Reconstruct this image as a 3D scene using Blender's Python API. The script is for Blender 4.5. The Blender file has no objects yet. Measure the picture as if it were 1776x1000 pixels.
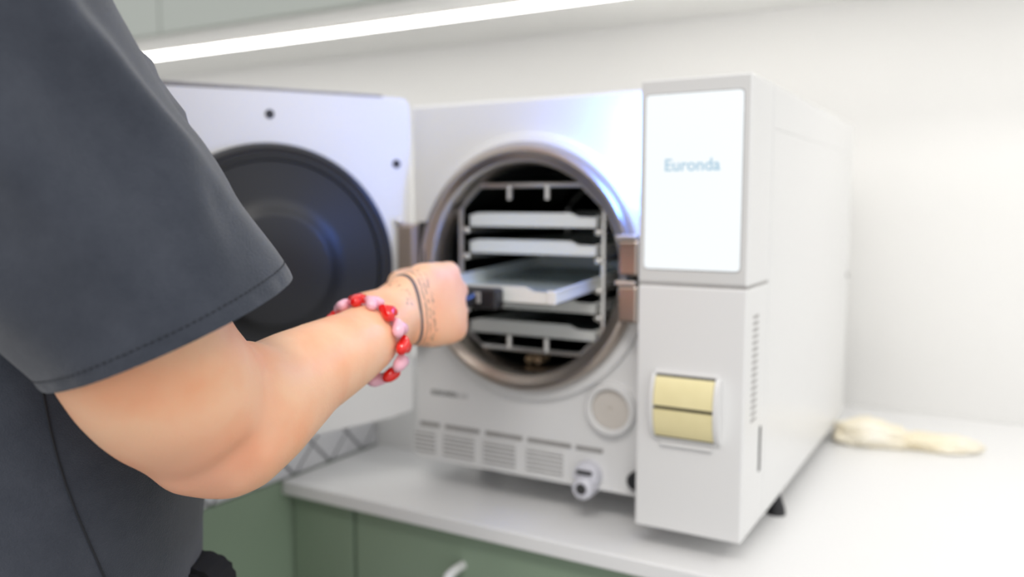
import bpy, bmesh, math, random
import numpy as np
from mathutils import Vector, Matrix, noise
random.seed(4)
sc = bpy.context.scene
COL = sc.collection

# ------------------------------------------------------------------ camera
FPX = 1467.0
PITCH, YAW = math.radians(5.65), math.radians(30.06)
CAM = Vector((0.210, -0.815, 0.361))
FW = Vector((-math.sin(YAW)*math.cos(PITCH), math.cos(YAW)*math.cos(PITCH), -math.sin(PITCH)))
RT = Vector((math.cos(YAW), math.sin(YAW), 0))
UP = RT.cross(FW)
cd = bpy.data.cameras.new('camera'); cam = bpy.data.objects.new('camera', cd); COL.objects.link(cam)
cam.matrix_world = Matrix(((RT.x, UP.x, -FW.x, CAM.x), (RT.y, UP.y, -FW.y, CAM.y), (RT.z, UP.z, -FW.z, CAM.z), (0, 0, 0, 1)))
cd.sensor_width = 36; cd.lens = 36*FPX/1776; cd.clip_start = 0.02
cd.dof.use_dof = True; cd.dof.focus_distance = 0.57; cd.dof.aperture_fstop = 3.0
sc.camera = cam

def px(x, y, depth):
    return CAM + (FW + RT*((x-888)/FPX) + UP*((500-y)/FPX))*depth

# ------------------------------------------------------------------ light
w = bpy.data.worlds.new('world'); sc.world = w; w.use_nodes = True
w.node_tree.nodes['Background'].inputs[0].default_value = (0.985, 0.99, 1.0, 1)
w.node_tree.nodes['Background'].inputs[1].default_value = 0.76
def area(name, loc, target, sx, sy, power, col=(1, 1, 1)):
    l = bpy.data.lights.new(name, 'AREA'); l.shape = 'RECTANGLE'; l.size = sx; l.size_y = sy
    l.energy = power; l.color = col
    o = bpy.data.objects.new(name, l); COL.objects.link(o); o.location = loc
    o.rotation_euler = (Vector(target)-Vector(loc)).to_track_quat('-Z', 'Y').to_euler()
    return o
area('overhead_fill_light', (1.45, -0.15, 1.75), (1.45, -0.15, 0), 0.6, 1.2, 7.5, (1, 0.965, 0.92))  # unseen lamp, added to brighten the right side of the sterilizer
area('overhead_fill_light', (0.35, -1.45, 1.75), (0.35, -1.45, 0), 1.2, 0.6, 19, (1, 0.965, 0.92))  # unseen overhead fill, added to light the sterilizer front and the arm
sc.view_settings.view_transform = 'Standard'; sc.view_settings.look = 'None'
sc.view_settings.gamma = 1; sc.view_settings.use_curve_mapping = False
sc.view_settings.exposure = 0.30

# ------------------------------------------------------------------ materials
M = {}
def mat(name, col, rough=0.5, metal=0.0, bump=None, var=None, emit=None, coat=0, sss=0, sheen=0):
    m = bpy.data.materials.new(name); m.use_nodes = True; nt = m.node_tree
    b = nt.nodes['Principled BSDF']; b.inputs['Base Color'].default_value = (*col, 1)
    b.inputs['Roughness'].default_value = rough; b.inputs['Metallic'].default_value = metal
    if coat: b.inputs['Coat Weight'].default_value = coat
    if sheen: b.inputs['Sheen Weight'].default_value = sheen; b.inputs['Sheen Roughness'].default_value = .5
    if sss:
        b.inputs['Subsurface Weight'].default_value = sss; b.inputs['Subsurface Radius'].default_value = (1, .35, .2); b.inputs['Subsurface Scale'].default_value = .006
    if emit: b.inputs['Emission Color'].default_value = (*emit[0], 1); b.inputs['Emission Strength'].default_value = emit[1]
    tc = nt.nodes.new('ShaderNodeTexCoord')
    if var:                                            # (scale, second colour)
        n = nt.nodes.new('ShaderNodeTexNoise'); n.inputs['Scale'].default_value = var[0]; n.inputs['Detail'].default_value = 4
        nt.links.new(tc.outputs['Object'], n.inputs['Vector'])
        r = nt.nodes.new('ShaderNodeMapRange'); r.inputs[1].default_value = .35; r.inputs[2].default_value = .65
        nt.links.new(n.outputs['Fac'], r.inputs[0])
        x = nt.nodes.new('ShaderNodeMix'); x.data_type = 'RGBA'; x.inputs[6].default_value = (*col, 1); x.inputs[7].default_value = (*var[1], 1)
        nt.links.new(r.outputs[0], x.inputs[0]); nt.links.new(x.outputs[2], b.inputs['Base Color'])
    if bump:                                           # (scale, strength, distance)
        n = nt.nodes.new('ShaderNodeTexNoise'); n.inputs['Scale'].default_value = bump[0]; n.inputs['Detail'].default_value = 3
        nt.links.new(tc.outputs['Object'], n.inputs['Vector'])
        bp = nt.nodes.new('ShaderNodeBump'); bp.inputs['Strength'].default_value = bump[1]; bp.inputs['Distance'].default_value = bump[2]
        nt.links.new(n.outputs['Fac'], bp.inputs['Height']); nt.links.new(bp.outputs[0], b.inputs['Normal'])
    M[name] = m
    return m
mat('wall', (.82, .815, .80), .7, bump=(300, .05, .001))
mat('worktop', (.84, .84, .84), .35, var=(400, (.81, .81, .81)))
mat('green', (.27, .355, .26), .45, bump=(500, .04, .0005))
mat('cabgrey', (.44, .47, .43), .5, bump=(500, .03, .0005))
mat('cabwhite', (.85, .85, .83), .55, bump=(300, .03, .0005))
mat('floor', (.42, .41, .39), .5, var=(30, (.36, .35, .34)))
mat('shell', (.77, .77, .765), .32, bump=(900, .04, .0003))
mat('shellgrey', (.66, .66, .65), .38, bump=(900, .05, .0003))
mat('gap', (.03, .03, .032), .6, var=(60, (.045, .045, .045)))
mat('slotgrey', (.33, .32, .31), .6, var=(90, (.28, .27, .26)))
mat('seam', (.42, .41, .40), .6, var=(90, (.38, .37, .36)))
mat('steel', (.52, .45, .395), .3, 1.0, bump=(200, .04, .0004))
mat('steelmatte', (.42, .34, .28), .4, .45, bump=(200, .04, .0004))
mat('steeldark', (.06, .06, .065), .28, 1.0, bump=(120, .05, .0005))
mat('chrome', (.80, .78, .75), .28, .75, bump=(200, .03, .0003))
mat('alu', (.84, .87, .85), .38, .2, bump=(300, .05, .0003))
mat('rubber', (.012, .0125, .014), .42, bump=(400, .06, .0003))
mat('blackplastic', (.015, .015, .017), .35, bump=(400, .05, .0003))
mat('brass', (.80, .58, .38), .35, .4, var=(50, (.5, .36, .2)))
mat('filter', (.62, .58, .53), .8, bump=(700, .2, .001))
mat('valve', (.66, .66, .72), .35, bump=(300, .03, .0003))
mat('paper', (.86, .77, .44), .6, var=(60, (.83, .74, .41)))
mat('cream', (.86, .78, .60), .7, var=(14, (.90, .86, .76)), bump=(60, .3, .002))
mat('tile', (.74, .74, .76), .3, var=(20, (.70, .70, .73)))
mat('grout', (.40, .40, .41), .8, bump=(300, .2, .001))
mat('led', (1, 1, 1), .5, emit=((1, .97, .92), 10), var=(5, (1, 1, 1)))
mat('screen', (.04, .04, .045), .3, emit=((.93, .98, 1), .80), var=(5, (.05, .05, .05)))
mat('screentext', (.04, .05, .06), .4, emit=((.50, .74, .90), .62), var=(5, (.05, .06, .07)))
mat('bluelight', (.3, .5, 1), .4, emit=((.10, .26, 1.0), 50), var=(5, (.3, .5, 1)))
mat('print', (.05, .055, .055), .6, var=(80, (.13, .14, .14)))
mat('printlight', (.50, .50, .50), .6, var=(80, (.46, .46, .46)))
mat('scrub', (.019, .025, .040), .85, bump=(1100, .8, .0008), var=(14, (.037, .044, .062)), sheen=.25)
for q_ in M['scrub'].node_tree.nodes:
    if q_.type == 'TEX_NOISE' and q_.inputs['Scale'].default_value == 14: q_.inputs['Detail'].default_value = 12; q_.inputs['Roughness'].default_value = .8
mat('thread', (.016, .018, .024), .9, bump=(900, .3, .0005))
mat('trousers', (.005, .005, .006), .85, bump=(1000, .4, .0005))
mat('hair', (.05, .03, .02), .5, bump=(200, .6, .004))
mat('shoe', (.75, .75, .75), .5, bump=(200, .1, .001))
mat('red', (.86, .010, .005), .16, coat=.6, var=(40, (.75, .01, .01)))
mat('pink', (.95, .54, .66), .25, coat=.4, var=(40, (.93, .50, .62)))
mat('cord', (.55, .35, .38), .7, var=(90, (.5, .3, .33)))
mat('nail', (.80, .52, .44), .3, var=(90, (.78, .5, .42)))

# ------------------------------------------------------------------ helpers
def link(name, me, m=None, parent=None, smooth=False):
    o = bpy.data.objects.new(name, me); COL.objects.link(o)
    if m is not None and not me.materials: me.materials.append(M[m] if isinstance(m, str) else m)
    if parent is not None: o.parent = parent
    if smooth:
        for p in me.polygons: p.use_smooth = True
    return o
def obj(name, bm, m, parent=None, smooth=False, label=None):
    bmesh.ops.recalc_face_normals(bm, faces=bm.faces)
    me = bpy.data.meshes.new(name); bm.to_mesh(me); bm.free()
    o = link(name, me, m, parent, smooth)
    if smooth:
        try: me.set_sharp_from_angle(angle=math.radians(38))
        except Exception: pass
    if label: o['label'] = label
    return o
def tag(o, label, cat, group=None):
    o['label'] = label; o['category'] = cat
    if group: o['group'] = group
    return o
def empty(name, label, cat, loc=(0, 0, 0), group=None):
    o = bpy.data.objects.new(name, None); COL.objects.link(o); o.location = (0, 0, 0)
    o.empty_display_size = .05
    return tag(o, label, cat, group)
def struct(o): o['kind'] = 'structure'; return o
def box(bm, x0, x1, y0, y1, z0, z1, bev=0.0, seg=2):
    r = bmesh.ops.create_cube(bm, size=1)
    vs = r['verts']
    for v in vs: v.co = Vector(((x0+x1)/2+v.co.x*(x1-x0), (y0+y1)/2+v.co.y*(y1-y0), (z0+z1)/2+v.co.z*(z1-z0)))
    if bev > 0:
        es = {e for v in vs for e in v.link_edges}
        bmesh.ops.bevel(bm, geom=list(es), offset=bev, segments=seg, affect='EDGES', profile=.5)
    return bm
def bx(*a, **k): return box(bmesh.new(), *a, **k)
def ring_loft(bm, rings, closed=True, cap=True):
    vr = [[bm.verts.new(p) for p in r] for r in rings]
    n = len(vr[0])
    for a, b in zip(vr, vr[1:]):
        for i in range(n if closed else n-1):
            j = (i+1) % n
            bm.faces.new((a[i], a[j], b[j], b[i]))
    if cap and closed:
        bm.faces.new(vr[0][::-1]); bm.faces.new(vr[-1])
    return bm
def frame(t):
    t = t.normalized(); a = Vector((0, 0, 1)) if abs(t.z) < .9 else Vector((1, 0, 0))
    u = t.cross(a).normalized(); return u, t.cross(u).normalized()
def tube(bm, pts, rad, n=10, cap=True, closed=False, flat=1.0):
    pts = [Vector(p) for p in pts]; L = len(pts)
    rr = rad if isinstance(rad, (list, tuple)) else [rad]*L
    rings = []; u = None
    for i, p in enumerate(pts):
        if closed: t = pts[(i+1) % L]-pts[i-1]
        else: t = pts[min(i+1, L-1)]-pts[max(i-1, 0)]
        t.normalize()
        if u is None: u, v = frame(t)
        else:
            u = (u-t*u.dot(t)).normalized(); v = t.cross(u)
        rings.append([p+(u*math.cos(2*math.pi*k/n)+v*math.sin(2*math.pi*k/n)*flat)*rr[i] for k in range(n)])
    if closed:
        rings.append(rings[0])
        return ring_loft(bm, rings, cap=False)
    return ring_loft(bm, rings, cap=cap)
def lathe(bm, prof, c, ax, n=64, capend=False):
    """prof: list of (r, h); c centre, ax axis"""
    c = Vector(c); ax = Vector(ax).normalized(); u, v = frame(ax)
    rings = [[c+ax*h+(u*math.cos(2*math.pi*k/n)+v*math.sin(2*math.pi*k/n))*max(r, 1e-5) for k in range(n)] for r, h in prof]
    return ring_loft(bm, rings, cap=capend)
def prism(bm, poly, d):
    a = [bm.verts.new(p) for p in poly]; b = [bm.verts.new(Vector(p)+Vector(d)) for p in poly]
    bm.faces.new(a[::-1]); bm.faces.new(b)
    for i in range(len(a)):
        j = (i+1) % len(a); bm.faces.new((a[i], a[j], b[j], b[i]))
    return bm
def ball(bm, c, r, sub=2, sc3=(1, 1, 1)):
    q = bmesh.ops.create_icosphere(bm, subdivisions=sub, radius=1)
    for v in q['verts']: v.co = Vector(c)+Vector((v.co.x*sc3[0]*r, v.co.y*sc3[1]*r, v.co.z*sc3[2]*r))
    return bm
def text(name, s, size, loc, m, parent, width=None, depth=.0002, rot=(math.pi/2, 0, 0)):
    cu = bpy.data.curves.new(name, 'FONT'); cu.body = s; cu.size = size; cu.extrude = depth; cu.offset = size*.02
    to = bpy.data.objects.new(name+'_tmp', cu); COL.objects.link(to)
    bpy.context.view_layer.update()
    me = bpy.data.meshes.new_from_object(to.evaluated_get(bpy.context.evaluated_depsgraph_get()))
    bpy.data.objects.remove(to)
    xs = [v.co.x for v in me.vertices]; k = 1 if width is None else width/(max(xs)-min(xs)); x0 = min(xs)
    mt = Matrix.Translation(loc) @ Matrix.Rotation(rot[0], 4, 'X')
    for v in me.vertices: v.co = mt @ Vector(((v.co.x-x0)*k, v.co.y*k, v.co.z))
    me.materials.clear()
    return link(name, me, m, parent)

# ------------------------------------------------------------------ setting
YW, ZC = 0.79, 0.714            # back wall plane, underside of the wall cabinets
FZ = -0.87
struct(obj('wall_back', bx(-4, 3, YW, YW+.1, FZ, 1.75), 'wall'))
struct(obj('floor', bx(-4, 3, -3, YW+.1, FZ-.05, FZ), 'floor'))

# low tiled upstand at the left end of the worktop, with a plain return behind it
XL = -.595
ws = struct(obj('wall_left', bx(XL-.10, XL-.006, -.19, .168, .0, .11), 'grout'))
obj('cap', bx(XL-.103, XL+.002, -.193, .168, .11, .122, .002), 'wall', ws)
S = .07                                   # diagonal of a tile
def clip_poly(poly, f):
    out = []
    for i in range(len(poly)):
        a, b = poly[i], poly[(i+1) % len(poly)]; fa, fb = f(a), f(b)
        if fa >= 0: out.append(a)
        if fa*fb < 0:
            t = fa/(fa-fb); out.append((a[0]+(b[0]-a[0])*t, a[1]+(b[1]-a[1])*t))
    return out
for iz in range(0, 5):
    for iy in range(-4, 4):
        cy, cz = .03+S*(iy+.5*(iz % 2)), iz*S/2
        h = S/2-.0035
        q = [(cy-h, cz), (cy, cz-h), (cy+h, cz), (cy, cz+h)]
        for f in (lambda p: p[1]-.002, lambda p: .109-p[1], lambda p: p[0]+.189, lambda p: .166-p[0]):
            q = clip_poly(q, f) if q else q
        if len(q) >= 3 and max(p[1] for p in q)-min(p[1] for p in q) > .004 and max(p[0] for p in q)-min(p[0] for p in q) > .004:
            obj('tile', prism(bmesh.new(), [(XL-.006, y, z) for y, z in q], (.006, 0, 0)), 'tile', ws)
struct(obj('trim_1', bx(XL-.10, -.50, .169, .26, .0, .122), 'grout'))
obj('wall_face', bx(XL-.004, -.499, .1675, .169, .0, .122), 'wall', bpy.data.objects['trim_1'])

# worktop
wt = tag(obj('worktop', bx(XL, 1.5, -.03, YW-.001, -.018, 0, .002), 'worktop'), 'long pale grey laminate worktop carrying the sterilizer', 'worktop')

# base cabinets
def base_cabinet(x0, x1, label, door=True):
    r = empty('base_cabinet', label, 'cabinet', group='green base cabinets under the worktop')
    obj('body', bx(x0, x1, .006, YW-.01, FZ+.10, -.019), 'cabwhite', r)
    obj('plinth', bx(x0, x1, .05, .07, FZ, FZ+.10), 'green', r)
    d = obj('door' if door else 'filler_panel', bx(x0+.002, x1-.002, -.012, .006, FZ+.105, -.022, .0015), 'green', r)
    if door:
        hx = x0+.165; bm = bmesh.new()
        tube(bm, [(hx, -.012, -.062), (hx, -.028, -.062), (hx, -.042, -.064), (hx, -.05, -.072), (hx, -.052, -.09), (hx, -.052, -.17), (hx, -.05, -.188), (hx, -.042, -.196), (hx, -.012, -.198)], .0055, 10)
        obj('handle', bm, 'shell', d, True, 'pale bow handle')
    return r
base_cabinet(XL, -.489, 'narrow green filler cabinet in the corner left of the handled door', False)
base_cabinet(-.487, .113, 'green base cabinet with pale handle below the sterilizer')
base_cabinet(.115, .715, 'green base cabinet below the bare worktop on the right')
r = empty('corner_cabinet', 'green cabinet side below the tiled upstand behind the person', 'cabinet')
obj('side_panel', bx(XL-.10, XL-.001, -.19, .1, FZ, -.001, .0015), 'green', r)
obj('corner_panel', bx(XL-.10, XL-.001, .1, .26, FZ, -.001, .0015), 'green', r)

# wall cabinets
for i in range(5):
    x0 = -1.929+.6*i; x1 = x0+.6
    lab = ['far left grey-green wall cabinet beyond the door seam', 'grey-green wall cabinet right of the visible door seam above the open door',
           'grey-green wall cabinet above the sterilizer chamber', 'grey-green wall cabinet above the touch screen', 'rightmost grey-green wall cabinet above the bare wall'][i]
    r = empty('wall_cabinet', lab, 'cabinet', group='wall cabinets above the worktop')
    obj('body', bx(x0, x1, .40, YW-.001, ZC, ZC+.7), 'cabwhite', r)
    obj('door', bx(x0+.002, x1-.002, .38, .399, ZC+.001, ZC+.7, .0015), 'cabgrey', r)
r = empty('led_strip_light', 'glowing white LED strip light under the wall cabinets', 'strip light')
obj('profile', bx(-1.9, .90, .508, .546, ZC-.004, ZC-.0005, .001), 'chrome', r)
obj('diffuser', bx(-1.895, .895, .512, .542, ZC-.0075, ZC-.004, .001), 'led', r, label='glowing white diffuser')

# ------------------------------------------------------------------ sterilizer
A = empty('sterilizer', 'white tabletop steam sterilizer with open round chamber and touch screen', 'sterilizer')
XB0, XB1, YF, YB, ZB0, ZB1 = -.436, -.0012, .05, .62, .036, .484
CX, CZ = -.271, .287
# body with a round hole in its front
bm = bmesh.new()
n = 64; circ = []; rect = []; back = []
for k in range(n):
    a = 2*math.pi*(k+.5)/n; cx, cz = math.cos(a), math.sin(a)
    circ.append(Vector((CX+.140*cx, YF, CZ+.140*cz)))
    t = min(((XB1 if cx > 0 else XB0)-CX)/cx, ((ZB1 if cz > 0 else ZB0)-CZ)/cz)
    rect.append(Vector((CX+t*cx, YF, CZ+t*cz)))
for cxn in (XB0, XB1):                                   # snap the nearest samples to the corners
    for czn in (ZB0, ZB1):
        k = min(range(n), key=lambda i: (rect[i]-Vector((cxn, YF, czn))).length); rect[k] = Vector((cxn, YF, czn))
e = .004
def inset(p): return Vector((p.x-math.copysign(e, p.x-CX) if min(abs(p.x-XB0), abs(p.x-XB1)) < 1e-6 else p.x, YF, p.z-math.copysign(e, p.z-CZ) if min(abs(p.z-ZB0), abs(p.z-ZB1)) < 1e-6 else p.z))
rings = [[p+Vector((0, .06, 0)) for p in circ], circ, [inset(p) for p in rect], [p+Vector((0, e, 0)) for p in rect], [Vector((p.x, YB, p.z)) for p in rect]]
ring_loft(bm, rings, cap=False); bm.verts.ensure_lookup_table()
bm.faces.new(bm.verts[-n:])
obj('body', bm, 'shell', A)
# collar, flange, chamber
obj('collar', lathe(bmesh.new(), [(.157, .0), (.155, -.006), (.147, -.008), (.141, -.004), (.141, .01)], (CX, YF, CZ), (0, 1, 0), 96), 'shell', A, True)
fl = obj('chamber_flange', lathe(bmesh.new(), [(.1415, .01), (.1415, -.016), (.139, -.0205), (.136, -.021), (.134, -.0185), (.126, -.0165), (.1235, -.014), (.1215, -.008), (.1205, .02), (.125, .02)], (CX, YF, CZ), (0, 1, 0), 96), 'steel', A, True, 'brushed steel flange ring')
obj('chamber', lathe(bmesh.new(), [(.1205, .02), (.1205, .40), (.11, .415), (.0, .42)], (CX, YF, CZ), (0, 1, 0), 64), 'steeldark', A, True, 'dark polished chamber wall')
bm = bmesh.new()
for dx in (-.006, .006): lathe(bm, [(.0, -.004), (.005, -.004), (.005, .02), (0, .02)], (CX-.005+dx, YF+.03, CZ-.113), (0, 1, 0), 6)
obj('drain_fitting', bm, 'brass', A, False, 'small brass fitting')
# latch on the right of the flange
for z0, z1 in ((.286, .324), (.236, .276)):
    lt = obj('latch_block', bx(-.141, -.118, .014, .055, z0, z1, .003), 'steel', A, label='brown-tinted steel latch block')
    obj('latch_cap', bx(-.143, -.120, .012, .05, z1+.0005, z1+.005, .001), 'chrome', lt)
obj('latch_pin', tube(bmesh.new(), [(-.131, .03, .276), (-.131, .03, .2865)], .006, 12), 'blackplastic', A)
# hinge between door and flange
for z0, z1 in ((.195, .337),):
    obj('hinge_block', bx(-.437, -.412, .018, .055, z0, z1, .004), 'steelmatte', A, label='brown-tinted steel hinge')
    obj('hinge_gap', bx(-.4125, -.404, .03, .055, z0, z1+.003, .001), 'gap', A)
# front filter cap
fc = obj('filter_cap', lathe(bmesh.new(), [(.0305, .0), (.0305, -.006), (.028, -.010), (.024, -.010), (.0225, -.006)], (-.160, YF, .133), (0, 1, 0), 48), 'shell', A, True)
obj('filter_disc', lathe(bmesh.new(), [(.0226, -.005), (.01, -.0055), (.003, -.006), (.0025, -.0045), (0, -.0045)], (-.160, YF, .133), (0, 1, 0), 40), 'filter', fc, True)
# ventilation grilles and slots along the foot of the front
for x0, x1 in ((-.436, -.404), (-.391, -.345), (-.331, -.286), (-.270, -.222)):
    g = obj('vent_grille', bx(x0, x1, YF-.0008, YF+.0002, .042, .073), 'slotgrey', A)
    for k in range(6):
        obj('slat', bx(x0, x1, YF-.0025, YF-.0006, .0422+k*.0055, .0422+k*.0055+.0029), 'shell', g)
for a, b in ((-.4265, -.3965), (-.388, -.337), (-.328, -.276), (-.269, -.211), (-.205, -.171)):
    obj('front_slot', bx(a, b, YF-.001, YF+.0005, .0795, .0845), 'slotgrey', A)
obj('front_skirt', bx(XB0+.006, -.113, YF-.003, YF+.001, .037, .0415, .001), 'shell', A)
# drain valve and a black knob half behind the panel
vb = bmesh.new()
lathe(vb, [(.0, -.016), (.010, -.016), (.0150, -.013), (.0158, -.008), (.0158, 0)], (-.187, YF, .054), (0, 1, 0), 32)
v = obj('drain_valve', vb, 'valve', A, True, 'pale lilac round drain valve')
obj('valve_slot', bx(-.197, -.177, YF-.0175, YF-.0145, .056, .0615, .002), 'gap', v)
vb = bmesh.new(); lathe(vb, [(.0, -.024), (.009, -.024), (.0125, -.021), (.0130, -.014), (.0130, -.002)], (-.187, YF, .0415), (0, 1, 0), 32)
v2 = obj('drain_nozzle', vb, 'valve', A, True)
obj('nozzle_hole', lathe(bmesh.new(), [(.0, -.0245), (.0065, -.0245), (.0065, -.02)], (-.187, YF, .042), (0, 1, 0), 20), 'gap', v2)
obj('black_plug', lathe(bmesh.new(), [(0, -.012), (.008, -.012), (.0105, -.009), (.0105, 0)], (-.128, YF, .056), (0, 1, 0), 24), 'blackplastic', A, True)
text('logo_text', 'EURONDA', .009, (-.4085, YF-.0003, .1215), 'print', A, .040)
text('logo_text', 'E10', .007, (-.3655, YF-.0003, .1215), 'printlight', A, .011)
# control column
pc = obj('control_column', bx(-.112, 0, 0, .088, .025, .2795, .0022), 'shell', A)
pu = obj('control_head', bx(-.112, 0, 0, .088, .2818, .485, .0022), 'shell', A)
obj('bezel', bx(-.1105, -.0015, -.0004, .001, .2835, .4835, .0006), 'shellgrey', pu, label='grey screen bezel')
obj('seam', bx(-.1110, -.001, .0012, .087, .2790, .2822), 'seam', A)
obj('side_panel', bx(-.004, -.0002, .0895, .618, .0245, .438, .001), 'shell', A)
obj('side_cover', bx(-.004, -.0002, .0895, .618, .440, .4845, .001), 'shell', A)
obj('rear_cover', bx(XB0+.01, -.01, .619, .632, .06, .47, .003), 'shell', A)
obj('side_screw', lathe(bmesh.new(), [(0, .0015), (.004, .0015), (.004, 0)], (-.0002, .61, .25), (1, 0, 0), 12), 'slotgrey', A)
# screen (rounded rectangle)
def rrect(x0, x1, z0, z1, r, y, n=6):
    out = []
    for cx, cz, a0 in ((x1-r, z1-r, 0), (x0+r, z1-r, 90), (x0+r, z0+r, 180), (x1-r, z0+r, 270)):
        for k in range(n+1):
            a = math.radians(a0+90*k/n); out.append(Vector((cx+r*math.cos(a), y, cz+r*math.sin(a))))
    return out
obj('screen_frame', prism(bmesh.new(), rrect(-.1062, -.0066, .2955, .4708, .0045, .0003), (0, -.0010, 0)), 'slotgrey', pu)
scn = obj('touch_screen', prism(bmesh.new(), rrect(-.1053, -.0074, .2965, .4698, .004, -.0004), (0, -.0011, 0)), 'screen', pu, label='glowing white touch screen')
text('screen_text', 'Euronda', .016, (-.0845, -.00165, .3945), 'screentext', pu, .056, .0001)
# bluish status light set in the chamber side of the control head
obj('status_light', bx(-.1132, -.1119, .010, .042, .375, .474, .0004), 'bluelight', pu, label='blue-white status light')
# label printer
pr = obj('label_printer', bx(-.0915, -.0245, -.003, .0, .121, .193, .001), 'shell', A)
def printer_cover(x0, x1, off, a0, a1):
    poly = []
    for k in range(13):
        a = a0+(a1-a0)*k/12; poly.append(Vector((x0, -.001-off*math.cos(a), .157+.034*math.sin(a))))
    poly += [Vector((x0, .0, poly[-1].z)), Vector((x0, .0, poly[0].z))]
    return prism(bmesh.new(), poly, (x1-x0, 0, 0))
obj('side_cheek', printer_cover(-.0925, -.0890, .0125, -1.3, 1.3), 'shell', pr)
obj('side_cheek', printer_cover(-.0270, -.0220, .0125, -1.3, 1.3), 'shell', pr)
obj('roll_well', printer_cover(-.0890, -.0270, .0085, -1.35, 1.35), 'gap', pr)
obj('paper_label', printer_cover(-.0885, -.0275, .0122, .06, 1.12), 'paper', pr, label='cream yellow paper label')
obj('paper_label', printer_cover(-.0885, -.0275, .0122, -1.12, -.06), 'paper', pr, label='cream yellow paper label')
obj('printer_lip', bx(-.085, -.03, -.004, 0, .1155, .1195, .0012), 'shell', pr)
# side louvres and a long slot
for k in range(17):
    obj('side_slot', bx(-.0006, .0006, .027, .046, .1425+k*.0066, .1425+k*.0066+.0028), 'seam', pc)
obj('card_slot', bx(-.001, .0008, .064, .070, .082, .130, .0004), 'gap', pc, label='tall black slot')
for x in (-.40, -.06):
    for y in (.18, .56):
        bm = bmesh.new(); tube(bm, [(x, y, 0), (x, y, .006), (x, y, .037)], [.014, .014, .011], 20); obj('foot', bm, 'blackplastic', A, True)
obj('foot', tube(bmesh.new(), [(-.004, .175, 0), (-.004, .175, .008), (-.004, .175, .0245)], [.011, .010, .004], 20), 'blackplastic', A, True)

# door, swung open on the left
DA = math.radians(32)
HG = Vector((-.430, .040, 0)); DD = Vector((-math.sin(DA), -math.cos(DA), 0)); DN = Vector((math.cos(DA), -math.sin(DA), 0))
def dp(s, z, o=0): return HG+DD*s+DN*o+Vector((0, 0, z))
DW = .335
outl = [(0.0, .100), (.03, .094), (.12, .085), (.22, .080), (DW-.02, .079), (DW-.006, .084), (DW, .098), (DW, .470), (DW-.005, .484), (DW-.018, .489), (.2, .490), (.012, .492), (.003, .489), (0, .480)]
bm = prism(bmesh.new(), [dp(s, z) for s, z in outl], -DN*.045)
bmesh.ops.bevel(bm, geom=[e for e in bm.edges], offset=.002, segments=2, affect='EDGES')
door = obj('door', bm, 'shell', A, label='white chamber door swung open')
bm = prism(bmesh.new(), [dp(.035, .4905, -.001), dp(.2, .4905, -.001), dp(DW-.01, .4905, -.001), dp(DW-.01, .4945, -.001), dp(.035, .4935, -.001)], -DN*.02)
obj('top_trim', bm, 'slotgrey', door)
DC = dp(.172, .287)
obj('door_seal', lathe(bmesh.new(), [(.1445, .0), (.1445, .006), (.1425, .011), (.138, .012), (.134, .010), (.1305, .0105), (.128, .0145), (.1255, .0145), (.124, .011)], DC, DN, 96), 'rubber', door, True, 'black rubber seal ring')
obj('door_disc', lathe(bmesh.new(), [(.1242, .0112), (.118, .0115), (.085, .0125), (.070, .0155), (.066, .019), (.060, .0205), (.02, .021), (.0, .021)], DC, DN, 96), 'rubber', door, True, 'black domed inner door plate')
for s, z in ((.171, .464), (.019, .411)):
    obj('door_screw', lathe(bmesh.new(), [(.0, .0008), (.0052, .0008), (.0052, -.002)], dp(s, z), DN, 20), 'gap', door)
bm = prism(bmesh.new(), [dp(.002, .205, .001), dp(.018, .205, .001), dp(.018, .338, .001), dp(.002, .338, .001)], DN*.012)
obj('hinge_plate', bm, 'steelmatte', door)
obj('hinge_pin', ball(bmesh.new(), dp(.0185, .341, .006), .005), 'chrome', door, True)

# rack inside the chamber
RK = empty('tray_rack', 'steel wire tray rack standing inside the round chamber', 'rack')
def octo(y): return [(-.343, y, .384), (-.206, y, .384), (-.179, y, .358), (-.179, y, .216), (-.206, y, .1875), (-.343, y, .1875), (-.371, y, .216), (-.371, y, .358)]
def smooth_loop(pts, k=3):
    out = []
    for i in range(len(pts)):
        a, b = Vector(pts[i]), Vector(pts[(i+1) % len(pts)])
        out += [a.lerp(b, t) for t in (.04, .5, .96)]
    return out
obj('front_frame', tube(bmesh.new(), smooth_loop(octo(.064)), .0029, 8, closed=True), 'chrome', RK, True)
obj('rear_frame', tube(bmesh.new(), smooth_loop(octo(.36)), .0029, 8, closed=True), 'chrome', RK, True)
TZ = [.334, .302, .2675, .2365, .205]
for z in TZ:
    for x in (-.3605, -.1835):
        rl = obj('rail', tube(bmesh.new(), [(x, .063, z-.004), (x, .36, z-.004)], .0028, 8), 'chrome', RK, True)
        bm = bmesh.new(); ball(bm, (x, .060, z-.004), .0042, 2, (1.3, 1, 1)); obj('rail_end', bm, 'chrome', rl, True)
for x in (-.302, -.251):
    for za, zb in ((.384, .367), (.2035, .1875)):
        obj('hook', tube(bmesh.new(), [(x, .064, za), (x, .064, (za+zb)/2), (x, .064, zb)], .0032, 8), 'chrome', RK, True)
for x in (-.343, -.206):
    obj('runner', tube(bmesh.new(), [(x, .064, .1875), (x, .36, .1875)], .0029, 8), 'chrome', RK, True)

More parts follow.
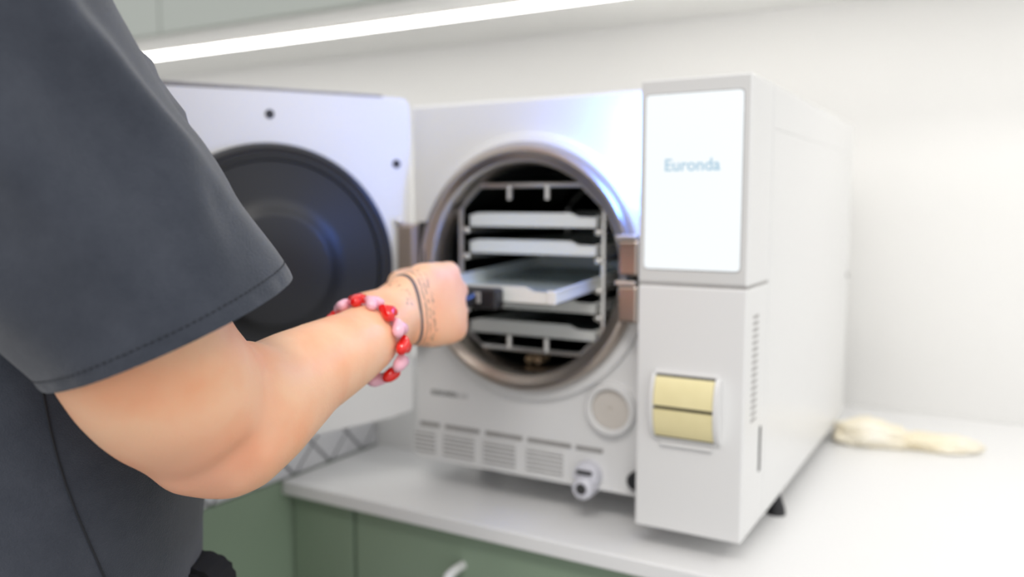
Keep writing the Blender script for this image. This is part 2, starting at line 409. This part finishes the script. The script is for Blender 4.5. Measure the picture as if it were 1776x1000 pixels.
# trays
mt = mat('trayfloor', (.66, .72, .72), .35, .6)
nt = mt.node_tree; b = nt.nodes['Principled BSDF']; tc = nt.nodes.new('ShaderNodeTexCoord')
vo = nt.nodes.new('ShaderNodeTexVoronoi'); vo.inputs['Scale'].default_value = 190; vo.inputs['Randomness'].default_value = 0
nt.links.new(tc.outputs['Object'], vo.inputs['Vector'])
cr = nt.nodes.new('ShaderNodeValToRGB'); cr.color_ramp.elements[0].position = .28; cr.color_ramp.elements[0].color = (.10, .12, .13, 1)
cr.color_ramp.elements[1].position = .36; cr.color_ramp.elements[1].color = (.68, .75, .75, 1)
nt.links.new(vo.outputs['Distance'], cr.inputs[0]); nt.links.new(cr.outputs[0], b.inputs['Base Color'])
X0, X1, TL = -.356, -.178+.0, .285
def tray(y0, z, label, h=.0175, tilt=0.0):
    r = empty('sterilization_tray', label, 'tray', group='perforated trays of the sterilizer')
    xa, xb = -.3545, -.1830
    def P(x, y, zz): return (x, y0+y, z+zz-tilt*y)
    fb = bmesh.new(); prism(fb, [P(xa, 0, 0), P(xb, 0, 0), P(xb, TL, 0), P(xa, TL, 0)], (0, 0, .0012))
    obj('tray_floor', fb, 'trayfloor', r)
    # front and back: raised middle, lowered shoulders
    for nm, y in (('front_wall', 0), ('back_wall', TL-.0015)):
        pol = [P(xa, y, 0), P(xb, y, 0), P(xb, y, h*.72), P(xb-.024, y, h*.75), P(xb-.034, y, h), P(xa+.030, y, h), P(xa+.012, y, h*.98), P(xa, y, h*.8)]
        obj(nm, prism(bmesh.new(), pol, (0, .0015, 0)), 'alu', r)
    for x in (xa, xb-.0015):
        obj('side_wall', prism(bmesh.new(), [P(x, 0, 0), P(x, TL, 0), P(x, TL, h*.72), P(x, 0, h*.72)], (.0015, 0, 0)), 'alu', r)
        obj('side_rim', prism(bmesh.new(), [P(x-.001, 0, h*.72), P(x-.001, TL, h*.72), P(x-.001, TL, h*.72+.0015), P(x-.001, 0, h*.72+.0015)], (.0035, 0, 0)), 'alu', r)
    return r
tray(.056, TZ[0], 'topmost aluminium tray in the chamber rack')
tray(.056, TZ[1], 'aluminium tray second from the top in the rack')
TP = (-.050, .2580)
pt = tray(TP[0], TP[1], 'perforated aluminium tray half pulled out of the chamber', .018, -.06)
obj('corner_bumper', bx(-.190, -.180, TP[0]-.003, TP[0], TP[1]+.001, TP[1]+.0155, .001), 'shell', pt)
tray(.056, TZ[3], 'aluminium tray directly below the pulled-out tray')
tray(.056, TZ[4], 'bottommost aluminium tray in the chamber rack')

# crumpled cream cloth at the back of the worktop
def crumple(name, c, a, b, h, ang, seed, parent):
    bm = bmesh.new(); q = bmesh.ops.create_icosphere(bm, subdivisions=5, radius=1)
    ca, sa = math.cos(ang), math.sin(ang)
    for v in q['verts']:
        p = v.co.copy(); k = 1+.22*noise.noise(p*1.7+Vector((seed, 0, 0)))+.16*noise.noise(p*4+Vector((0, seed, 0)))-.12*abs(noise.noise(p*7+Vector((0, 0, seed))))
        p = p*k
        z = max(p.z, -.55)+.55
        x, y = p.x*a, p.y*b
        v.co = Vector((c[0]+x*ca-y*sa, c[1]+x*sa+y*ca, .0006+z*h/1.5))
    return obj(name, bm, 'cream', parent, True)
cl = empty('crumpled_cloth', 'crumpled cream cloth lying on the worktop behind the sterilizer', 'cloth')
crumple('thick_fold', (.052, .545), .058, .036, .036, .15, 1.3, cl)
crumple('flat_end', (.140, .565), .062, .030, .020, .2, 5.1, cl)

# ------------------------------------------------------------------ person
PF = (RT*.819+Vector((FW.x, FW.y, 0)).normalized()*.574).normalized()     # facing
PL = Vector((0, 0, 1)).cross(PF).normalized()                              # person's left
T0 = px(888-.385/.66*FPX, 500, .66); T0.z = 0
def tc_(z): return T0+PF*(.03*max(0, z))+Vector((0, 0, z))-PL*.03*max(0, z)
person = empty('person', 'person in charcoal scrubs reaching into the sterilizer with the right hand', 'person')

arm_up = [((0, 70), .475, .042), ((120, 315), .487, .050), ((248, 605), .51, .0535), ((318, 690), .535, .0525), ((362, 742), .55, .043)]
arm_lo = [((352, 735), .548, .042), ((440, 703), .585, .0415), ((515, 655), .635, .0375), ((615, 600), .70, .0305), ((655, 568), .74, .0268), ((686, 547), .768, .0255)]
pt3 = lambda l: [px(*p, d) for p, d, r in l]
Wr = px(686, 547, .768); Kn = px(789, 524, .825)
Ax = (Kn-Wr).normalized()
Wd = (px(786, 472, .83)-px(768, 602, .815)); Wd = (Wd-Ax*Wd.dot(Ax)).normalized()
Pm = Ax.cross(Wd).normalized()
if Pm.dot(FW) < 0: Pm = -Pm
bm = bmesh.new()
def densify(pts, rad, k=4):
    P, R = [], []
    for i in range(len(pts)-1):
        for j in range(k):
            t = j/k; p0 = pts[max(i-1, 0)]; p1 = pts[i]; p2 = pts[i+1]; p3 = pts[min(i+2, len(pts)-1)]
            P.append(.5*((2*p1)+(p2-p0)*t+(2*p0-5*p1+4*p2-p3)*t*t+(3*p1-p0-3*p2+p3)*t**3)); R.append(rad[i]*(1-t)+rad[i+1]*t)
    P.append(pts[-1]); R.append(rad[-1]); return P, R
P, R = densify(pt3(arm_up), [r for *_, r in arm_up]); tube(bm, P, R, 24)
P, R = densify(pt3(arm_lo), [r for *_, r in arm_lo]); tube(bm, P, R, 24)
ball(bm, px(360, 762, .55), .036, 3); ball(bm, px(362, 812, .548), .0205, 3); ball(bm, px(395, 795, .556), .027, 3); ball(bm, px(420, 690, .575), .040, 3)
ball(bm, px(330, 790, .543), .026, 3)
tube(bm, [px(215, 640, .507), px(268, 725, .522), px(318, 778, .538), px(352, 812, .547)], [.034, .028, .026, .020], 20)
tube(bm, [px(352, 800, .547), px(395, 775, .558), px(450, 722, .585), px(520, 664, .635)], [.026, .036, .038, .034], 20)
# palm
def psec(t, hw, th, sh=0, shw=0):
    c = Wr+Ax*t+Pm*sh+Wd*shw
    return [c+Wd*hw*math.copysign(abs(math.cos(a))**.75, math.cos(a))+Pm*th*math.copysign(abs(math.sin(a))**.75, math.sin(a)) for a in [2*math.pi*k/24 for k in range(24)]]
ring_loft(bm, [psec(-.035, .0265, .022), psec(-.01, .027, .0215), psec(.012, .033, .021, 0, .003), psec(.04, .0405, .0205, .002, .003), psec(.066, .0405, .018, .003, .001), psec(.082, .038, .0145, .005), psec(.090, .034, .009, .007)])
tips = []
for off, ax0, l1, l2, l3, rr in ((.0295, -.003, .043, .026, .020, .0100), (.0105, .004, .046, .029, .021, .0105), (-.0095, .001, .043, .027, .020, .0100), (-.0285, -.009, .034, .021, .018, .0090)):
    m = Wr+Ax*(.083+ax0)+Wd*off+Pm*.006
    d1 = (Ax*.22+Pm).normalized(); d2 = (-Ax*.92+Pm*.28).normalized(); d3 = (-Ax*.45-Pm*.85).normalized()
    p1 = m+d1*l1; p2 = p1+d2*l2; p3 = p2+d3*l3
    tube(bm, [m-Ax*.02-Pm*.004, m, m.lerp(p1, .5), p1-d1*.004], [rr*.8, rr*1.12, rr, rr*.98], 14)
    tube(bm, [p1, p1.lerp(p2, .5), p2], [rr, rr*.93, rr*.93], 14); tube(bm, [p2, p2.lerp(p3, .6), p3], [rr*.93, rr*.88, rr*.7], 14)
    ball(bm, m-Pm*.0005, rr*1.14, 2); ball(bm, p1, rr*1.02, 2); ball(bm, p2, rr*.96, 2); ball(bm, p3, rr*.74, 2)
tb = Wr+Ax*.024+Wd*.018+Pm*.014; t1 = tb+(Ax*.6+Wd*.25+Pm*.75).normalized()*.036; t2 = t1+(Ax*.75-Wd*.25+Pm*.6).normalized()*.030; t3 = t2+(Ax*.5-Wd*.7+Pm*.4).normalized()*.024
tube(bm, [tb, tb.lerp(t1, .5), t1, t1.lerp(t2, .5), t2], [.017, .0145, .0118, .0112, .0112], 14); tube(bm, [t2, t2.lerp(t3, .6), t3], [.0112, .0108, .008], 14)
ball(bm, tb, .0175, 2); ball(bm, t1, .0118, 2); ball(bm, t2, .0112, 2); ball(bm, t3, .008, 2)
# torso, neck, head, left arm, legs (under the clothing or above the frame)
def ell(c, a, b, n=32, e=1.0):
    out = []
    for k in range(n):
        t = 2*math.pi*k/n; ct, st = math.cos(t), math.sin(t)
        out.append(c+PF*a*math.copysign(abs(ct)**e, ct)+PL*b*math.copysign(abs(st)**e, st))
    return out
TS = [(-.26, .138, .188), (-.14, .138, .186), (-.02, .128, .172), (.08, .120, .162), (.18, .122, .166), (.28, .126, .172), (.36, .122, .176), (.42, .106, .172), (.46, .085, .140), (.49, .066, .080)]
ring_loft(bm, [ell(tc_(z), a*.84, b*.84) for z, a, b in TS])
nk = tc_(.47)-PF*.035; hd = nk+Vector((0, 0, .215))-PF*.005+PL*.02
tube(bm, [nk-Vector((0, 0, .03)), nk+Vector((0, 0, .05))+PF*.01, hd-Vector((0, 0, .06))], [.062, .055, .055], 20)
def hpt(f, l, u): return hd+PF*f+PL*l+Vector((0, 0, u))
rings = []
for u, f0, a, b in ((-.115, .045, .03, .03), (-.10, .035, .055, .048), (-.07, .022, .075, .060), (-.03, .005, .090, .070), (.02, -.002, .098, .076), (.06, -.006, .094, .073), (.095, -.008, .072, .058), (.115, -.008, .035, .03)):
    rings.append(ell(hd+PF*f0+Vector((0, 0, u)), a, b, 24))
ring_loft(bm, rings)
tube(bm, [hpt(.085, 0, .015), hpt(.108, 0, -.02), hpt(.09, 0, -.03)], [.009, .014, .012], 10)
for s in (-1, 1):
    tube(bm, [hpt(-.005, s*.07, .02), hpt(-.012, s*.088, .005), hpt(0, s*.074, -.03)], [.016, .014, .008], 10)
    ball(bm, hpt(.088, s*.03, .022), .010, 2)
ball(bm, hpt(.092, 0, -.055), .016, 2, (1, 1, .5))
ls = tc_(.40)+PL*.175; le = ls+Vector((0, 0, -.27))-PF*.03+PL*.04; lw = le+PF*.10+Vector((0, 0, -.21))+PL*.0
tube(bm, [ls, ls.lerp(le, .5), le], [.056, .050, .042], 20); tube(bm, [le, le.lerp(lw, .35), lw], [.042, .041, .027], 20); ball(bm, le, .042, 2)
ld = (lw-le).normalized(); lh = lw+ld*.08
tube(bm, [lw, lw.lerp(lh, .5), lh], [.027, .036, .034], 16, flat=.55)
for k in range(4):
    o = PF*(.024-.016*k); tube(bm, [lh+o*.9-ld*.01, lh+o+ld*.04-PL*.004, lh+o+ld*.072-PL*.016], [.0095, .0090, .007], 10)
tube(bm, [lw+ld*.025+PF*.02, lw+ld*.055+PF*.046, lw+ld*.085+PF*.048], [.014, .0115, .008], 10)
for s in (-1, 1):
    h = tc_(0)+PL*.088*s+Vector((0, 0, -.16)); kn = h+Vector((0, 0, -.33))+PF*.015; an = Vector((kn.x, kn.y, FZ+.07))-PF*.03
    tube(bm, [h, h.lerp(kn, .5), kn], [.082, .070, .054], 20); tube(bm, [kn, kn.lerp(an, .4), an], [.054, .050, .036], 20)
    tube(bm, [an-PF*.03+Vector((0, 0, -.035)), an+PF*.06+Vector((0, 0, -.04)), an+PF*.15+Vector((0, 0, -.045))], [.032, .034, .022], 14); ball(bm, an, .036, 2)
me = bpy.data.meshes.new('skin_raw'); bm.to_mesh(me); bm.free()
tmp = bpy.data.objects.new('skin_tmp', me); COL.objects.link(tmp)
m1 = tmp.modifiers.new('r', 'REMESH'); m1.mode = 'VOXEL'; m1.voxel_size = .0028
m2 = tmp.modifiers.new('s', 'SMOOTH'); m2.factor = .5; m2.iterations = 7
bpy.context.view_layer.update()
bme = bpy.data.meshes.new_from_object(tmp.evaluated_get(bpy.context.evaluated_depsgraph_get()))
bpy.data.objects.remove(tmp)
# skin material with the tattooed wrist
sk = mat('skin', (.78, .47, .33), .48, sss=.25, bump=(420, .25, .0006)); sk.node_tree.nodes['Principled BSDF'].inputs['Specular IOR Level'].default_value = .3
nt = sk.node_tree; b = nt.nodes['Principled BSDF']
def nd(t, **k):
    q = nt.nodes.new(t)
    for a, v in k.items(): setattr(q, a, v)
    return q
def math_(op, a, bb=None):
    q = nd('ShaderNodeMath', operation=op)
    for i, v in enumerate((a, bb)):
        if v is None: continue
        if isinstance(v, (int, float)): q.inputs[i].default_value = v
        else: nt.links.new(v, q.inputs[i])
    return q.outputs[0]
tc = nd('ShaderNodeTexCoord'); pos = tc.outputs['Object']
nz = nd('ShaderNodeTexNoise'); nz.inputs['Scale'].default_value = 22; nz.inputs['Detail'].default_value = 3; nt.links.new(pos, nz.inputs['Vector'])
ramp = nd('ShaderNodeValToRGB'); ramp.color_ramp.elements[0].position = .33; ramp.color_ramp.elements[0].color = (.92, .46, .27, 1); ramp.color_ramp.elements[1].position = .62; ramp.color_ramp.elements[1].color = (.95, .57, .365, 1)
nt.links.new(nz.outputs['Fac'], ramp.inputs[0])
def dotp(vec, origin):
    s_ = nd('ShaderNodeVectorMath', operation='SUBTRACT'); nt.links.new(pos, s_.inputs[0]); s_.inputs[1].default_value = origin
    q = nd('ShaderNodeVectorMath', operation='DOT_PRODUCT'); nt.links.new(s_.outputs[0], q.inputs[0]); q.inputs[1].default_value = vec
    return q.outputs['Value'], s_.outputs[0]
dA, rel = dotp(Ax, Wr); dP, _ = dotp(Pm, Wr); dW, _ = dotp(Wd, Wr)
ln = nd('ShaderNodeVectorMath', operation='LENGTH'); nt.links.new(rel, ln.inputs[0])
near = math_('LESS_THAN', ln.outputs['Value'], .060)
dors = math_('LESS_THAN', dP, .012)
n2 = nd('ShaderNodeTexNoise'); n2.inputs['Scale'].default_value = 60; nt.links.new(pos, n2.inputs['Vector'])
wob = math_('MULTIPLY', math_('SUBTRACT', n2.outputs['Fac'], .5), .006)
n3 = nd('ShaderNodeTexNoise'); n3.inputs['Scale'].default_value = 260; n3.inputs['Detail'].default_value = 2; nt.links.new(pos, n3.inputs['Vector'])
def band(c, hw, strength, wobble, broken=None):
    d = math_('ABSOLUTE', math_('SUBTRACT', math_('ADD', dA, wobble) if wobble is not None else dA, c))
    s_ = math_('MULTIPLY', math_('LESS_THAN', d, hw), strength)
    if broken is not None: s_ = math_('MULTIPLY', s_, math_('GREATER_THAN', n3.outputs['Fac'], broken))
    return s_
tot = math_('MAXIMUM', band(.0125, .0021, .85, None), band(.0195, .0010, .55, wob, .42))
tot = math_('MAXIMUM', tot, band(.024, .0010, .5, wob, .46))
tot = math_('MAXIMUM', tot, band(.029, .0016, .42, math_('MULTIPLY', wob, 2.0), .52))
tot = math_('MAXIMUM', tot, math_('MULTIPLY', band(-.002, .005, .45, wob, .56), math_('GREATER_THAN', dW, .008)))
tot = math_('MULTIPLY', math_('MULTIPLY', tot, near), dors)
mx = nd('ShaderNodeMix', data_type='RGBA'); nt.links.new(tot, mx.inputs[0]); dE, relE = dotp(Ax, px(345, 800, .53)); lnE = nd('ShaderNodeVectorMath', operation='LENGTH'); nt.links.new(relE, lnE.inputs[0])
mrE = nd('ShaderNodeMapRange'); nt.links.new(lnE.outputs['Value'], mrE.inputs[0]); mrE.inputs[1].default_value = .015; mrE.inputs[2].default_value = .07; mrE.inputs[3].default_value = .55; mrE.inputs[4].default_value = 0
mxE = nd('ShaderNodeMix', data_type='RGBA'); nt.links.new(mrE.outputs[0], mxE.inputs[0]); nt.links.new(ramp.outputs[0], mxE.inputs[6]); mxE.inputs[7].default_value = (.88, .38, .26, 1)
nt.links.new(mxE.outputs[2], mx.inputs[6]); mx.inputs[7].default_value = (.035, .055, .075, 1)
nt.links.new(mx.outputs[2], b.inputs['Base Color'])
smb = bmesh.new(); smb.from_mesh(bme)
EL = px(360, 740, .55); sv = [v for v in smb.verts if (v.co-EL).length < .125 and (v.co-Wr).length > .10]
for _ in range(16): bmesh.ops.smooth_vert(smb, verts=sv, factor=.5, use_axis_x=True, use_axis_y=True, use_axis_z=True)
smb.to_mesh(bme); smb.free()
bme.materials.clear()
body = link('body', bme, 'skin', person, True)

# ---- scrub top: torso, right sleeve built on the arm, left sleeve
def fold(p, amp):
    return amp*(noise.noise(p*9+Vector((3, 1, 7)))+.5*noise.noise(p*23))
top = bmesh.new()
rings = []
zs = [-.27+i*.0125 for i in range(61)]
def interp(z):
    for (z0, a0, b0), (z1, a1, b1) in zip(TS, TS[1:]):
        if z0 <= z <= z1:
            t = (z-z0)/(z1-z0); t = t*t*(3-2*t); return a0+(a1-a0)*t, b0+(b1-b0)*t
    return TS[0][1:] if z < TS[0][0] else TS[-1][1:]
for z in zs:
    a, b_ = interp(z); c = tc_(z)
    rings.append([p+(p-c).normalized()*(fold(p, .004)+.002) for p in ell(c, a, b_, 72)])
ring_loft(top, rings, cap=False)
SL = [((82, 660), (507, 484), .500, .066, .011), ((60, 640), (487, 452), .498, .0665, .010), ((28, 612), (456, 409), .496, .067, .009), ((-20, 570), (412, 350), .492, .068, .006),
      ((-55, 530), (386, 306), .489, .069, .003), ((-90, 470), (348, 246), .485, .070, .001), ((-120, 400), (306, 190), .480, .071, 0), ((-150, 320), (262, 122), .474, .072, 0), ((-175, 230), (226, 58), .468, .073, 0),
      ((-195, 140), (190, -2), .462, .073, 0), ((-205, 50), (152, -80), .456, .072, 0), ((-205, -20), (110, -140), .452, .066, 0), ((-180, -80), (50, -190), .452, .052, 0), ((-120, -130), (-30, -195), .455, .02, 0)]
secs = []
for i in range(len(SL)-1):
    for j in range(6 if i else 8):
        t = j/(6 if i else 8); a_, b_ = SL[i], SL[i+1]; p_, n_ = SL[max(i-1, 0)], SL[min(i+2, len(SL)-1)]
        def cr_(f): return .5*(2*f(a_)+(f(b_)-f(p_))*t+(2*f(p_)-5*f(a_)+4*f(b_)-f(n_))*t*t+(3*f(a_)-f(p_)-3*f(b_)+f(n_))*t**3)
        secs.append(tuple(cr_(lambda s, k=k: (s[0][0], s[0][1], s[1][0], s[1][1], s[2], s[3], s[4])[k]) for k in range(7)))
NS = 96
srings = []; s_info = []
ncount = len(secs)
for i, (lx, ly, rx, ry, d, th, sag) in enumerate(secs):
    Lp, Rp = px(lx, ly, d), px(rx, ry, d+.012); c = (Lp+Rp)/2; u = (Rp-Lp)/2
    vw = (CAM-c).normalized(); v_ = (vw-u.normalized()*vw.dot(u.normalized())).normalized()
    ax_ = u.normalized().cross(v_)
    if ax_.z > 0: ax_ = -ax_                             # along the arm towards the hem
    r = []
    for k in range(NS):
        t = 2*math.pi*k/NS; p = c+u*math.cos(t)+v_*th*math.sin(t)+ax_*sag*math.sin(t)
        o = (p-c).normalized(); f_ = min(1, i/10)
        # soft diagonal creases running from the shoulder to the outer edge
        crease = 0
        for ph, wd_, am, sl_, ic, iw in ((.62, .16, .010, .012, 50, 22), (1.10, .24, -.007, .010, 48, 20), (.62, .16, .006, -.010, 26, 11), (1.5, .25, .005, .012, 40, 22), (2.1, .25, .005, .004, 30, 24)):
            tt = ph+sl_*(i-ic); crease += am*math.exp(-((t-tt)/wd_)**2)*math.exp(-((i-ic)/iw)**2)
        if i < 9: crease += .0007*math.sin(t*31+2*math.sin(t*7))*math.exp(-((i-3.5)/3)**2)
        r.append(p+o*(fold(p, .0025)*f_+crease))
    srings.append(r)
ring_loft(top, srings, cap=False)
top.faces.new([top.verts.new(p) for p in srings[-1]])
sr_ = px(-45, 0, .475); nb_ = tc_(.445)-PF*.01; sl2 = ls+Vector((0, 0, .012))
Py, Ry = densify([sr_, sr_.lerp(nb_, .5)+Vector((0, 0, .012)), nb_+Vector((0, 0, .02)), nb_.lerp(sl2, .6)+Vector((0, 0, .016)), sl2], [.056, .062, .066, .060, .050], 6)
tube(top, Py, Ry, 28)
inner = [[p+(sum(rr_, Vector())/NS-p).normalized()*.0022 for p in rr_] for rr_ in srings[:10]]
ring_loft(top, [srings[0]]+inner, cap=False)
# left sleeve
lring = []
for k in range(14):
    t = k/13; c = (ls+Vector((0, 0, .04))-PL*.02).lerp(ls.lerp(le, .72), t); rr_ = .055+.022*min(1, t*2)
    lring.append([c+PF*rr_*math.cos(q)+PL*rr_*.9*math.sin(q)+Vector((0, 0, -.01*math.sin(q))) for q in [2*math.pi*j/32 for j in range(32)]])
ring_loft(top, lring, cap=False)
bmesh.ops.remove_doubles(top, verts=top.verts, dist=1e-6)
st = obj('scrub_top', top, 'scrub', person, True, 'charcoal short-sleeved scrub top')
st.data.set_sharp_from_angle(angle=math.radians(80))
# hem stitching (dashes following the sleeve) and the fold edge
hem_i = 7
dash = bmesh.new()
ring = srings[hem_i]; cc = sum(ring, Vector())/NS
fine = []
for k in range(NS):
    a_, b_ = ring[k], ring[(k+1) % NS]
    for j in range(4): fine.append(a_.lerp(b_, j/4)+((a_-cc).normalized())*.0003)
for k in range(0, len(fine), 3):
    tube(dash, [fine[k], fine[(k+1) % len(fine)], fine[(k+2) % len(fine)]], [.0002, .00042, .0002], 5)
obj('hem_stitching', dash, 'thread', st)
# side seam of the tunic
pts = []
for i in range(30):
    z = .30-.56*i/29; a_, b_ = interp(z); c = tc_(z)
    ang = -math.pi/2-.03+1.98*(.22-z)+.04*math.sin(z*24)
    p = c+PF*a_*math.cos(ang)+PL*b_*math.sin(ang)
    pts.append(p+(p-c).normalized()*(fold(p, .004)+.0026))
obj('side_seam', tube(bmesh.new(), pts, .0008, 6), 'thread', st)
# trousers, shoes, hair, waist pouch
tr = bmesh.new()
ring_loft(tr, [ell(tc_(z), a, b_) for z, a, b_ in ((-.08, .118, .160), (-.18, .128, .172), (-.26, .124, .172), (-.30, .10, .15))])
for s in (-1, 1):
    h = tc_(0)+PL*.088*s+Vector((0, 0, -.16)); kn = h+Vector((0, 0, -.33))+PF*.015; an = Vector((kn.x, kn.y, FZ+.07))-PF*.03
    tube(tr, [h, h.lerp(kn, .5), kn, kn.lerp(an, .5), an+Vector((0, 0, -.01))], [.092, .088, .076, .070, .062], 24)
obj('trousers', tr, 'trousers', person, True)
for s in (-1, 1):
    kn = tc_(0)+PL*.088*s+PF*.015; an = Vector((kn.x, kn.y, FZ+.05))-PF*.03; sh = bmesh.new()
    def se(f, w_, h0, h1): return [an+PF*f+PL*w_*math.cos(q)+Vector((0, 0, (FZ+.002-an.z)+h0+(h1-h0)*(.5+.5*math.sin(q)))) for q in [2*math.pi*j/16 for j in range(16)]]
    ring_loft(sh, [se(-.075, .022, .0, .06), se(-.06, .036, 0, .085), se(.0, .040, 0, .09), se(.06, .044, 0, .07), (se(.13, .046, 0, .05)), se(.175, .034, 0, .036), se(.19, .015, .005, .022)])
    obj('shoe', sh, 'shoe', person, True)
hb = bmesh.new(); rings = []
for u, f0, a, b_ in ((-.06, -.045, .055, .066), (-.02, -.03, .078, .078), (.03, -.02, .095, .084), (.07, -.014, .098, .081), (.105, -.012, .078, .066), (.128, -.012, .035, .03)):
    rings.append(ell(hd+PF*f0+Vector((0, 0, u)), a, b_, 24))
ring_loft(hb, rings); hr = obj('hair', hb, 'hair', person, True); hr.modifiers.new('subsurf', 'SUBSURF').render_levels = 2
pb = prism(bmesh.new(), [px(x, y, .645) for x, y in ((290, 985), (318, 985), (342, 990), (362, 1002), (374, 1016), (380, 1070), (290, 1090))], FW*.05)
bmesh.ops.bevel(pb, geom=list(pb.edges), offset=.004, segments=2, affect='EDGES')
obj('waist_pouch', pb, 'trousers', person, True, 'black fabric pouch at the waist')

# ------------------------------------------------------------------ bracelet of heart beads
BR = empty('bead_bracelet', 'bracelet of red and pink heart beads on the right forearm', 'bracelet')
bc = px(637, 590, .720); bax = (px(686, 547, .768)-px(515, 655, .635)).normalized()
vw = (CAM-bc).normalized(); bu = (vw-bax*vw.dot(bax)).normalized(); bv = bax.cross(bu)
RB = .0320; NB = 14
obj('cord', tube(bmesh.new(), [bc+(bu*math.cos(2*math.pi*k/48)+bv*math.sin(2*math.pi*k/48))*RB for k in range(48)], .0012, 6, closed=True), 'cord', BR, True)
def heart(n=20):
    out = []
    for k in range(n):
        t = 2*math.pi*k/n
        out.append((16*math.sin(t)**3/17, (13*math.cos(t)-5*math.cos(2*t)-2*math.cos(3*t)-math.cos(4*t)+2.5)/17))
    return out
hbm = bmesh.new(); H0 = heart()
rings = [[Vector((x*s, y*s, z)) for x, y in H0] for s, z in ((.15, -.55), (.55, -.48), (.85, -.28), (1, 0), (.85, .28), (.55, .48), (.15, .55))]
ring_loft(hbm, rings); bmesh.ops.recalc_face_normals(hbm, faces=hbm.faces)
hme = {}
for c in ('red', 'pink'):
    me = bpy.data.meshes.new('heart_'+c); hbm.to_mesh(me); me.materials.append(M[c])
    for p in me.polygons: p.use_smooth = True
    hme[c] = me
for k in range(NB):
    a = 2*math.pi*(k+.3)/NB
    o_ = bu*math.cos(a)+bv*math.sin(a); t_ = -bu*math.sin(a)+bv*math.cos(a)
    o = bpy.data.objects.new('heart_bead', hme['red' if k % 2 else 'pink']); COL.objects.link(o); o.parent = BR
    o['label'] = 'glossy red heart bead' if k % 2 else 'pale pink heart bead'
    s = .0102; tilt = .25*math.sin(k*2.3)
    X = (bax*math.cos(tilt)+t_*math.sin(tilt)); Y = (t_*math.cos(tilt)-bax*math.sin(tilt)); Z = o_
    p = bc+o_*(RB+.0035)
    o.matrix_world = Matrix(((X.x*s, Y.x*s, Z.x*s, p.x), (X.y*s, Y.y*s, Z.y*s, p.y), (X.z*s, Y.z*s, Z.z*s, p.z), (0, 0, 0, 1)))

# ------------------------------------------------------------------ tray lifting handle in the fist
LH = empty('tray_lifter', 'black tray lifter held in the fist and hooked to the pulled-out tray', 'tray lifter')
gc = Wr+Ax*.070+Pm*.026
obj('grip', tube(bmesh.new(), [gc-Wd*.042, gc-Wd*.036, gc, gc+Wd*.036, gc+Wd*.042], [.007, .0095, .0095, .0095, .007], 16), 'blackplastic', LH, True)
jaw = Vector((-.272, TP[0]-.012, TP[1]+.006))
s0 = gc+Pm*.006
obj('stem', tube(bmesh.new(), [s0, s0.lerp(jaw, .3)+Vector((0, 0, -.006)), s0.lerp(jaw, .7)+Vector((0, 0, -.004)), jaw], [.008, .0085, .0085, .009], 14), 'blackplastic', LH, True)
obj('jaw', bx(jaw.x-.034, jaw.x+.030, TP[0]-.018, TP[0]-.0005, TP[1]-.006, TP[1]+.016, .003), 'blackplastic', LH)
obj('jaw_plate', bx(jaw.x-.020, jaw.x+.012, TP[0]-.020, TP[0]-.0175, TP[1]+.000, TP[1]+.012, .001), 'slotgrey', LH)
obj('jaw_tongue', bx(jaw.x-.012, jaw.x+.012, TP[0]-.016, TP[0]+.03, TP[1]-.0065, TP[1]-.0015, .001), 'blackplastic', LH)
